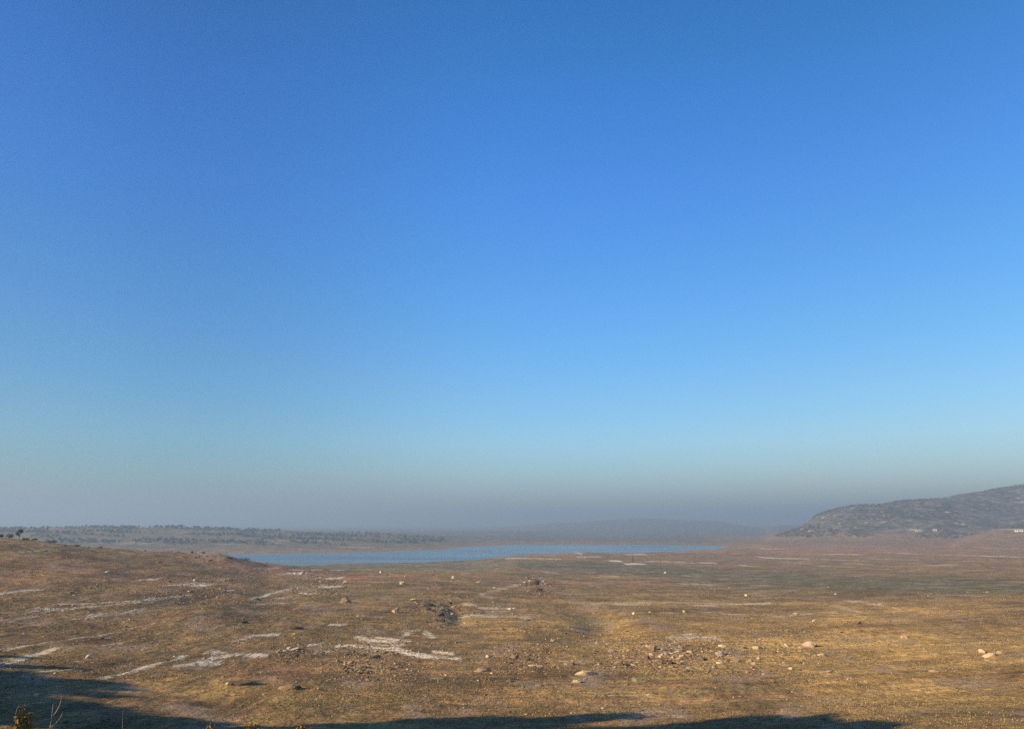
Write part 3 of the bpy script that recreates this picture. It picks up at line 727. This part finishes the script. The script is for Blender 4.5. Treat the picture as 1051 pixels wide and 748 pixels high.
# gravel and pebbles: one object
def gravel():
    v1, f1 = ICO[1]; Vs, Fs = [], []; off = 0
    rs = np.random.default_rng(99)
    spec = [(2400, 610, 780, 655, 692), (900, 505, 575, 660, 692), (1500, 330, 430, 660, 700), (400, 420, 480, 608, 645), (1500, 240, 560, 630, 735),
            (500, 280, 320, 655, 680), (700, 540, 700, 640, 735), (1200, 0, 1051, 595, 745), (400, 535, 570, 590, 612), (900, 0, 250, 600, 700), (500, 760, 870, 640, 700),
            (700, 300, 360, 583, 612), (700, 160, 260, 590, 620)]
    for n, u0, u1, v0, v1_ in spec:
        cx, rx = (u0 + u1) / 2, (u1 - u0) / 2
        U = cx + rx * np.clip(rs.normal(0, .5, n), -1, 1); Vv = rs.uniform(v0, v1_, n)
        # a plain coarse look-up of distance per pixel row is enough here
        rows = np.linspace(v0, v1_, 12); us = np.linspace(u0, u1, 8)
        tab = np.array([[math.hypot(*hit(uu, vv)[:2]) for uu in us] for vv in rows])
        fu = (U - u0) / (u1 - u0) * 7; fv = (Vv - v0) / (v1_ - v0) * 11
        iu = np.clip(fu.astype(int), 0, 6); iv = np.clip(fv.astype(int), 0, 10); tu, tv = fu - iu, fv - iv
        D = (tab[iv, iu] * (1 - tu) + tab[iv, iu + 1] * tu) * (1 - tv) + (tab[iv + 1, iu] * (1 - tu) + tab[iv + 1, iu + 1] * tu) * tv
        for k in range(n):
            az, _ = pix(U[k], Vv[k]); x, y = D[k] * math.sin(az), D[k] * math.cos(az)
            s = rs.uniform(.04, .13) * (1 + (rs.random() < .08)) * (D[k] / 90) ** .8
            rr_ = v1 * (s * rs.uniform(.7, 1.3), s * rs.uniform(.6, 1.1), s * rs.uniform(.35, .65))
            rr_ = rr_ * (1 + rs.uniform(-.22, .22, (len(v1), 1)))
            Vs.append(rr_ + [x, y, 0]); Fs.append(f1 + off); off += len(v1)
    V = np.vstack(Vs); cent = V.reshape(-1, len(v1), 3)[:, :, :2].mean(1)
    gzv = ground_z(cent[:, 0], cent[:, 1])
    V = V.reshape(-1, len(v1), 3); V[:, :, 2] += gzv[:, None] + .015; V = V.reshape(-1, 3)
    o = link('gravel', mesh_np('gravel', V, [np.vstack(Fs)], smooth=False))
    m, t, b = new_mat('gravel_stone')
    g = t.nodes.new('ShaderNodeNewGeometry')
    c = ramp(t, g.outputs['Random Per Island'], [(0, (.06, .04, .025)), (.45, (.20, .135, .07)), (.85, (.34, .24, .14)), (1, (.55, .43, .28))])
    t.links.new(c, b.inputs['Base Color']); o.data.materials.append(m)
    tag(o, kind='stuff')
gravel()

# dry grass tufts: one object, denser near the eye
def tufts():
    rs = np.random.default_rng(5)
    n = 90000
    D = 48 * np.exp(rs.random(n) * math.log(230 / 48)); az = rs.uniform(R(-36), R(36), n)
    x, y = D * np.sin(az), D * np.cos(az)
    dens = 1.5 * fbm(x / 9, y / 9, 4, 61) + .5 * fbm(x / 2.2, y / 2.2, 2, 71) + rs.uniform(-.4, .4, n)
    keep = dens > .28; x, y, D = x[keep], y[keep], D[keep]; n = len(x)
    z = ground_z(x, y)
    nb = 5
    a = rs.uniform(0, 2 * math.pi, (n, nb)); h = rs.uniform(.05, .15, (n, nb)) * (D / 80)[:, None] ** .5; w = rs.uniform(.02, .045, (n, nb)) * (D / 80)[:, None] ** .7
    lean = rs.uniform(.2, .9, (n, nb)) * h
    sp = rs.uniform(0, .09, (n, nb))
    bx = x[:, None] + np.cos(a) * sp; by = y[:, None] + np.sin(a) * sp; bz = np.repeat(z[:, None], nb, 1) - .02
    a2 = a + rs.uniform(-.8, .8, (n, nb))
    px, py = -np.sin(a2) * w, np.cos(a2) * w
    v0 = np.stack([bx - px, by - py, bz], -1); v1 = np.stack([bx + px, by + py, bz], -1)
    v2 = np.stack([bx + np.cos(a2) * lean, by + np.sin(a2) * lean, bz + h], -1)
    V = np.stack([v0, v1, v2], 2).reshape(-1, 3)
    F = np.arange(len(V)).reshape(-1, 3)
    o = link('dry_grass', mesh_np('dry_grass', V, [F], smooth=False))
    m, t, b = new_mat('dry_grass_blades')
    g = t.nodes.new('ShaderNodeNewGeometry')
    c = ramp(t, g.outputs['Random Per Island'], [(0, (.13, .095, .045)), (.4, (.24, .165, .08)), (.8, (.38, .28, .14)), (1, (.50, .39, .22))])
    c2 = ramp(t, g.outputs['Random Per Island'], [(0, (.09, .08, .03)), (1, (.22, .18, .08))])
    c = mixc(t, ramp(t, noise(t, g.outputs['Position'], .12, 3), [(.45, 0), (.6, 1)]), c, c2)
    t.links.new(c, b.inputs['Base Color']); o.data.materials.append(m)
    tag(o, kind='stuff')
tufts()

# ------------------------------------------------------------------ trees
def leaf_cloud(rs, blobs, n, size, flat=.6):
    """many small leaf-clump faces spread through lobes (cx,cy,cz,rx,ry,rz)"""
    k = rs.integers(len(blobs), size=n); B = np.array(blobs)[k]
    d = rs.normal(size=(n, 3)); d /= np.linalg.norm(d, axis=1)[:, None]
    r = rs.uniform(.35, 1.05, n) ** .6
    c = B[:, :3] + d * r[:, None] * B[:, 3:]
    t1 = rs.normal(size=(n, 3)); t1 /= np.linalg.norm(t1, axis=1)[:, None]
    t2 = np.cross(t1, rs.normal(size=(n, 3))); t2 /= np.linalg.norm(t2, axis=1)[:, None]
    s = size * rs.uniform(.5, 1.3, n)[:, None]
    V = np.stack([c - t1 * s, c + t2 * s * flat, c + t1 * s, c - t2 * s * flat], 1).reshape(-1, 3)
    return V, np.arange(len(V)).reshape(-1, 4)

def tube(pts, radii, seg=6):
    V, F = [], []
    for i, (p, r_) in enumerate(zip(pts, radii)):
        p = Vector(p); q = Vector(pts[min(i + 1, len(pts) - 1)]) - Vector(pts[max(i - 1, 0)])
        q.normalize(); s = q.orthogonal().normalized(); c = q.cross(s)
        for k in range(seg):
            a = 2 * math.pi * k / seg; V.append(p + (s * math.cos(a) + c * math.sin(a)) * r_)
    for i in range(len(pts) - 1):
        for k in range(seg):
            F.append([i * seg + k, i * seg + (k + 1) % seg, (i + 1) * seg + (k + 1) % seg, (i + 1) * seg + k])
    return np.array([v[:] for v in V]), np.array(F)

def join(parts):
    Vs, Fs, off = [], [], 0
    for V, F in parts: Vs.append(V); Fs.append(F + off); off += len(V)
    return np.vstack(Vs), np.vstack(Fs)

def make_tree(name, h, w, seed, nleaf, lsize, trunk_r, mat, crown_from=.3, nl=7):
    rs = np.random.default_rng(seed)
    t = empty(name, (0, 0, 0))
    blobs, limbs = [], []
    top = [0, 0, h * .75]
    limbs.append(tube([(0, 0, -.3), (rs.normal() * .02 * h, 0, h * .25), (rs.normal() * .04 * h, rs.normal() * .03 * h, h * .5), top], [trunk_r * 1.3, trunk_r, trunk_r * .7, trunk_r * .25]))
    for k in range(nl):
        a = 2 * math.pi * (k / nl) + rs.uniform(-.4, .4); hh = rs.uniform(crown_from + .1, .9) * h
        rad = w / 2 * rs.uniform(.3, .7) * (1 - .5 * abs(hh / h - .55))
        c = (math.cos(a) * rad, math.sin(a) * rad, hh)
        blobs.append((*c, w * rs.uniform(.16, .28), w * rs.uniform(.16, .28), h * rs.uniform(.08, .16)))
        limbs.append(tube([(0, 0, h * rs.uniform(.2, .5)), (c[0] * .5, c[1] * .5, hh * .8), c], [trunk_r * .5, trunk_r * .32, trunk_r * .1], 5))
    blobs.append((0, 0, h * .82, w * .2, w * .2, h * .16))
    V, F = join(limbs); link('trunk', mesh_np('trunk', V, [F]), M_bark, t)
    V, F = leaf_cloud(rs, blobs, nleaf, lsize); link('crown', mesh_np('crown', V, [F], smooth=False), mat, t)
    return t

def copy_tree(o, parent=None):
    c = o.copy(); COL.objects.link(c)
    if parent is not None: c.parent = parent
    for ch in list(o.children): copy_tree(ch, c)
    return c

# far-off trees on the other shore: individuals along the skyline and on the slope, the rest one mass
protos = [make_tree('far_tree', h, w, 100 + i, 260, .42, .16, M_leaf_far, .15) for i, (h, w) in enumerate([(8, 7), (6.5, 7.5), (9.5, 6), (7, 9), (5.5, 6)])]
used = set()
rs = np.random.default_rng(17)
def place_far_tree(u, v, k, s, label, group):
    p = hit(u, v)
    if k in used: o = copy_tree(protos[k])
    else: o = protos[k]; used.add(k)
    o.location = (p[0], p[1], float(ground_z(p[0], p[1])) - .2); o.rotation_euler = (0, 0, rs.uniform(0, 6.28)); o.scale = (s, s, s * rs.uniform(.85, 1.15))
    tag(o, label, 'tree', group)
def sky_v(u): return np.interp(u, [0, 60, 120, 175, 230, 275, 350, 430], [543.5, 542.3, 541.6, 542, 543.6, 545.6, 548.4, 551.6])
for k in range(110):
    u = 25 + 400 * (k + rs.uniform(0, 1)) / 110
    place_far_tree(u, sky_v(u) + rs.uniform(.3, 1.4), int(rs.integers(5)), rs.uniform(.28, .62) * (1.35 if rs.random() < .12 else 1), 'hazy tree standing on the skyline of the far shore', 'trees on the far skyline')
for k in range(120):
    u = rs.uniform(40, 420); v0 = sky_v(u)
    v = v0 + 1.2 + abs(rs.normal(0, 1)) * (4.2 if u > 130 else 2.2)
    place_far_tree(u, min(v, 560), int(rs.integers(5)), rs.uniform(.25, .6), 'hazy tree on the slope below the far skyline', 'trees on the far slope')

def leaf_mass(name, pts, s0, s1, mat, seed, per=9):
    r2 = np.random.default_rng(seed); parts = []
    for (x, y, z) in pts:
        s = r2.uniform(s0, s1)
        V, F = leaf_cloud(r2, [(x, y, z + s * .45, s * .55, s * .55, s * .42)], per, s * .42)
        parts.append((V, F))
    V, F = join(parts)
    o = link(name, mesh_np(name, V, [F], smooth=False), mat)
    return tag(o, kind='stuff')

pts = []
for k in range(4200):
    az = R(rs.uniform(-37, -5)); D = rs.uniform(985, 1400); x, y = D * math.sin(az), D * math.cos(az)
    if fbm(np.array([x / 70]), np.array([y / 35]), 3, 81)[0] < .0: continue
    z = float(ground_z(x, y))
    if z > 4: pts.append((x, y, z))
leaf_mass('woods', pts, 1.6, 4.6, M_leaf_far, 3, 9)
# scrub on the hills
pts = []
cand_a = rs.uniform(R(17), R(42), 16000); cand_d = rs.uniform(1330, 2050, 16000)
cx, cy = cand_d * np.sin(cand_a), cand_d * np.cos(cand_a); cz = ground_z(cx, cy)
okk = (fbm(cx / 55, cy / 55, 4, 91) > .02) & (cz > 9)
for x, y, z in zip(cx[okk], cy[okk], cz[okk]): pts.append((x, y, z))
leaf_mass('shrubbery', pts, 1.2, 3.2, M_scrub, 4, 7)

# the lone small tree and the dark bushes on the left crest
t = make_tree('crest_tree', 2.7, 2.0, 55, 260, .16, .07, M_scrub, .35)
p = hit_near(19.5, 548.6, 290); t.location = (p[0], p[1], float(ground_z(p[0], p[1])) - .05)
tag(t, 'small dark tree standing alone on the left crest beside a low bush', 'tree')
def bush(u, v, w, h, label, seed):
    p = hit_near(u, v, 310); D = math.hypot(p[0], p[1]); m = D / 800
    r2 = np.random.default_rng(seed); w, h = w * m, h * m
    blobs = [(r2.uniform(-.35, .35) * w, r2.uniform(-.3, .3) * w, h * r2.uniform(.3, .6), w * .22, w * .22, h * .4) for _ in range(6)]
    o = empty('bush', (p[0], p[1], float(ground_z(p[0], p[1]))))
    V, F = leaf_cloud(r2, blobs, 260, .13); link('foliage', mesh_np('foliage', V, [F], smooth=False), M_scrub, o)
    st = [tube([(0, 0, -.05), (b[0] * .5, b[1] * .5, b[2] * .6), b[:3]], [.03, .02, .008], 4) for b in blobs]
    V, F = join(st); link('stems', mesh_np('stems', V, [F]), M_bark, o)
    tag(o, label, 'bush')
bush(9.5, 548.8, 8, 4.6, 'dark rounded bush left of the lone tree on the crest', 1)
bush(1, 547.5, 5, 3, 'low dark bush at the very top end of the crest', 2)
bush(27, 550.6, 6, 1.6, 'flat dark bush just downhill of the lone tree', 3)
bush(35, 551.8, 6, 1.5, 'flat dark bush, second one downhill of the lone tree', 4)
bush(53, 555.4, 8, 1.7, 'long low dark bush where the crest levels off', 5)
bush(80, 559.6, 6, 1.3, 'small low bush further along the levelled crest', 6)
bush(252, 575.3, 12, 3, 'dark bush on the tip of the crest beside the water', 7)
bush(236, 573.2, 7, 2, 'dark low bush beside the bigger one on the crest tip', 8)

# ------------------------------------------------------------------ far-off built things
def box(x0, x1, y0, y1, z0, z1):
    V = np.array([(x, y, z) for z in (z0, z1) for y in (y0, y1) for x in (x0, x1)], float)
    F = np.array([[0, 2, 3, 1], [4, 5, 7, 6], [0, 1, 5, 4], [2, 6, 7, 3], [0, 4, 6, 2], [1, 3, 7, 5]])
    return V, F
def house(u, v, L, Wd, H, label, name='building', cat='building', roofm=None):
    p = hit(u, v); o = empty(name, (p[0], p[1] + Wd / 2, float(ground_z(p[0], p[1] + Wd / 2)) - .3), -math.atan2(p[0], p[1]) * .8)
    V, F = box(-L / 2, L / 2, -Wd / 2, Wd / 2, 0, H); link('wall', mesh_np('wall', V, [F], False), M_white, o)
    e = .35; rh = Wd * .28
    V = np.array([(-L/2-e, -Wd/2-e, H+.003), (L/2+e, -Wd/2-e, H+.003), (L/2+e, Wd/2+e, H+.003), (-L/2-e, Wd/2+e, H+.003), (-L/2-e, 0, H+rh), (L/2+e, 0, H+rh)], float)
    me = bpy.data.meshes.new('roof'); me.from_pydata([tuple(q) for q in V], [], [(0, 3, 2, 1), (0, 1, 5, 4), (2, 3, 4, 5), (0, 4, 3), (1, 2, 5)])
    link('roof', me, roofm or M_roof, o)
    V, F = box(-.5, .5, -Wd / 2 - .04, -Wd / 2 + .02, .02, 2.0); link('door', mesh_np('door', V, [F], False), M_hole, o)
    for sx in ((-L * .3, L * .3) if L > 4 else ()):
        V, F = box(sx - .5, sx + .5, -Wd / 2 - .04, -Wd / 2 + .02, 1.0, 1.9); link('window', mesh_np('window', V, [F], False), M_hole, o)
    tag(o, label, cat)
house(308.5, 565.5, 2.4, 2.2, 1.9, 'tiny white shed close to the water on the far shore', 'shed', 'shed')
house(960.5, 545, 4.6, 3.6, 2.2, 'small white house on the lower slope of the dark hill')
house(1047, 545.5, 9, 5, 2.2, 'long pale roofed building on the brown knoll under the hill')

def post(u, v, h, r_, label, arm=None):
    p = hit(u, v); o = empty('post', (p[0], p[1], float(ground_z(p[0], p[1]))))
    V, F = tube([(0, 0, -.3), (0.02, 0, h * .5), (0, 0, h)], [r_, r_ * .9, r_ * .75], 8); link('pole', mesh_np('pole', V, [F]), M_post, o)
    V, F = box(-r_ * 1.3, r_ * 1.3, -r_ * 1.3, r_ * 1.3, h, h + .12); link('cap', mesh_np('cap', V, [F], False), M_post, o)
    tag(o, label, 'post')
post(649.5, 577.0, 3.8, .38, 'thick dark post upright beside a white bank far out on the plain')
post(1041.5, 545.5, 7, .22, 'tall pole in front of the long pale roofed building')

# pale outcrops on the hill
outc = [(858.6,532,8,4.2,'broad cream outcrop near the crest of the dark hill'),(845,532,5,2.4,'small outcrop left of the broad cream one on the hill'),(824,542.5,6,2,'low outcrop on the left spur of the hill'),
 (833,545,8,2.6,'long outcrop under the low one on the left spur'),(862.5,538.5,4,2.4,'outcrop directly below the broad cream one'),(894.5,525.5,6,2.6,'outcrop just under the middle of the hill crest'),
 (906,526,5,3,'slanting outcrop right of the middle one under the crest'),(890.5,537.5,6,2.6,'outcrop halfway down the middle of the hill'),(876,527,5,2,'thin outcrop between the broad cream one and the middle of the crest'),
 (828,549,6,1.8,'lowest outcrop of the left spur'),(957.5,524,8,2.8,'wide pale outcrop high on the right part of the hill'),(973.5,526.5,8,2.4,'slanting pale outcrop right of the wide one'),
 (947,530.5,5,1.8,'small outcrop lower left of the wide pale one'),(979,531,5,1.6,'thin outcrop below the slanting pale one'),(982,537.5,6,1.8,'faint outcrop low on the right of the hill'),(989.5,538.5,4,2.2,'small bright outcrop beside the faint one'),
 (996,541,4,2,'last outcrop at the right foot of the hill'),(849,540,5,2,'pale outcrop under the left shoulder of the hill')]
for u, v, w, h, lb in outc: rock(u, v, w * .8, h * .7, 'brown' if (int(u) % 3 == 0) else 'tan', lb, 'rock_outcrop', 'outcrop', 'pale outcrops on the hill')

# ------------------------------------------------------------------ dry weeds on the bank by the eye
def at_depth(u, v, D):
    az, t = pix(u, v); return np.array([D * math.sin(az), D * math.cos(az), EYE + D * t])
def twig(u, v_top, D, paths, r0, label, leaves=0, seed=0, name='dry_weed', lmat=None):
    """paths: list of polylines in photograph pixels, the first one the main stem, lengthened down to the bank"""
    g0 = at_depth(paths[0][0][0], paths[0][0][1], D); gz0 = float(ground_z(g0[0], g0[1]))
    o = empty(name, (g0[0], g0[1], gz0)); parts = []
    r2 = np.random.default_rng(seed)
    for i, pl in enumerate(paths):
        w = [at_depth(a, b, D + (r2.uniform(-.06, .06) if k else 0)) - [g0[0], g0[1], gz0] for k, (a, b) in enumerate(pl)]
        if i == 0: w = [np.array([0.02, 0, -.03])] + [np.array([w[0][0] * .6, 0, w[0][2] * .5])] + w
        n = len(w); rr_ = [r0 * (1 - .75 * k / (n - 1)) * (1 if i == 0 else .7) for k in range(n)]
        parts.append(tube(w, rr_, 5))
    V, F = join(parts); link('stem', mesh_np('stem', V, [F]), M_twig if not leaves else M_weed, o)
    if leaves:
        bl = []
        for pl in paths:
            for a, b in pl[1:]:
                q = at_depth(a, b, D) - [g0[0], g0[1], gz0]; bl.append((*q, .022, .022, .032))
                q2 = at_depth(a + r2.uniform(-2, 2), b + r2.uniform(2, 8), D) - [g0[0], g0[1], gz0]; bl.append((*q2, .02, .02, .03))
        V, F = leaf_cloud(r2, bl, leaves, .011, .5); link('seed_heads', mesh_np('seed_heads', V, [F], False), lmat or M_weed, o)
    tag(o, label, 'weed')
twig(52, 712, 6.0, [[(51.5, 752), (51.7, 745), (53, 736), (57, 731), (61, 724), (62.8, 718), (63, 712)], [(53, 746), (58, 741), (62, 736), (64.5, 730)], [(53.3, 735), (54, 728), (54.5, 722)]], .0045,
     'pale bare forked twig rising between the seed-headed weed and the single thin stem', 0, 3, 'bare_twig')
twig(22, 726, 6.0, [[(22, 754), (22, 744), (23, 736), (23, 728)], [(21, 748), (18, 742), (18.5, 734)], [(22, 750), (26, 744), (27.5, 737)], [(22, 752), (19, 748), (17.5, 745)], [(23, 750), (28, 748), (31, 736)]], .006,
     'ochre weed thick with seed heads, tallest of the weeds on the bank', 520, 4)
twig(17, 722, 6.0, [[(17.5, 756), (16.3, 742), (16, 733), (17.5, 727), (20, 723)]], .003, 'thin curved stem arching beside the ochre seed-headed weed', 0, 5, 'bare_twig')
twig(126, 728, 6.5, [[(125.5, 756), (125.7, 742), (126.2, 728)]], .0025, 'single straight thin stem right of the forked twig', 0, 6, 'bare_twig')
twig(216, 744, 6.2, [[(216, 758), (216, 748), (217, 745)], [(216, 756), (212, 749)], [(217, 756), (220, 748)]], .004, 'brown weed tip just showing above the lower edge, leftmost of three', 160, 7)
twig(258, 744, 6.2, [[(258, 758), (258, 748), (257, 744)], [(258, 756), (253, 748)], [(259, 755), (263, 747)]], .004, 'brown weed tip just showing above the lower edge, middle of three', 200, 8)
twig(306, 745, 6.2, [[(306, 758), (306, 750), (306, 746)], [(306, 756), (310, 748)]], .004, 'brown weed tip just showing above the lower edge, rightmost of three', 130, 9)

# ------------------------------------------------------------------ the tall trees on the bank whose shade falls on the lakebed
shade_protos = [make_tree('shade_tree', h, w, 300 + i, 5200, .34, .3, M_leaf, .2, 12) for i, (h, w) in enumerate([(11, 10), (9, 8.5), (13, 7)])]
sused = set()
def shade_tree(tx, ty, k, s, label):
    """(tx, ty): where on the lakebed the tip of its shadow falls"""
    hts = (11, 9, 13)[k] * s
    tz = float(ground_z(tx, ty)); d = Vector((to_sun.x, to_sun.y)).normalized(); x = y = 0
    best = None
    for L in np.arange(190, 25, -.5):                    # walk in from the sun until the crown meets the ray
        x, y = tx + d.x * L, ty + d.y * L
        if float(ground_z(x, y)) + hts * .93 >= tz + L * math.tan(SUN_EL): best = (x, y); break
    if best is None or math.degrees(math.atan2(best[0], best[1])) > -39: print('no place for shade tree', tx, ty, best); return None
    x, y = best; print('shade tree', round(x), round(y), round(math.degrees(math.atan2(x, y))))
    if k in sused: o = copy_tree(shade_protos[k])
    else: o = shade_protos[k]; sused.add(k)
    o.location = (x, y, float(ground_z(x, y)) - .1); o.scale = (s, s, s); o.rotation_euler = (0, 0, random.uniform(0, 6.28))
    if k == 2: o.scale = (s * .5, s * .5, s)
    elif s > 1.15: o.scale = (s * .62, s * .62, s)
    tag(o, label, 'tree', 'shade trees on the bank')
    return o
def tip(u, v): p = hit(u, v); return p[0], p[1]
shade = [(40, 703, 0, 1.1), (95, 728, 0, 1.0), (-15, 705, 0, 1.1), (80, 700, 1, 1.1), (-60, 705, 0, 1.2), (130, 738, 1, 1), (62, 686, 2, .75), (10, 690, 0, 1.0), (35, 716, 0, 1.1), (60, 722, 0, 1.1),
         (0, 725, 0, 1.1), (100, 712, 0, .9), (-40, 725, 0, 1.1), (60, 738, 0, 1.1), (10, 674, 2, .8), (190, 742, 1, .8),
         (512, 737, 2, 1.25), (622, 736, 2, 1.3), (783, 737, 0, 1.45), (848, 736, 0, 1.4), (885, 742, 1, 1.6), (815, 742, 0, 1.5)]
for i, (u, v, k, s) in enumerate(shade):
    az, tt = pix(u, min(v, 746)); tx, ty = tip(u, min(v, 746))
    shade_tree(tx, ty, k, s, 'leafy shade tree standing on the bank beside the viewpoint')

# ------------------------------------------------------------------ the air
def haze():
    m = bpy.data.materials.new('haze_air'); m.use_nodes = True; t = m.node_tree; t.nodes.clear()
    out = t.nodes.new('ShaderNodeOutputMaterial'); v = t.nodes.new('ShaderNodeVolumePrincipled')
    v.inputs['Color'].default_value = (.365, .505, .67, 1)
    v.inputs['Density'].default_value = HAZE
    v.inputs['Anisotropy'].default_value = .2
    t.links.new(v.outputs[0], out.inputs['Volume'])
    zmin = float(gz.min()) - 1; zmax = float(max(gz.max(), 60)) + 3
    V, F = box(-10500, 10500, -10500, 10500, zmin, zmax)
    o = link('haze', mesh_np('haze', V, [F], False), m); tag(o, kind='stuff')
    print('haze top', zmax)
HAZE = 5.2e-4
haze()
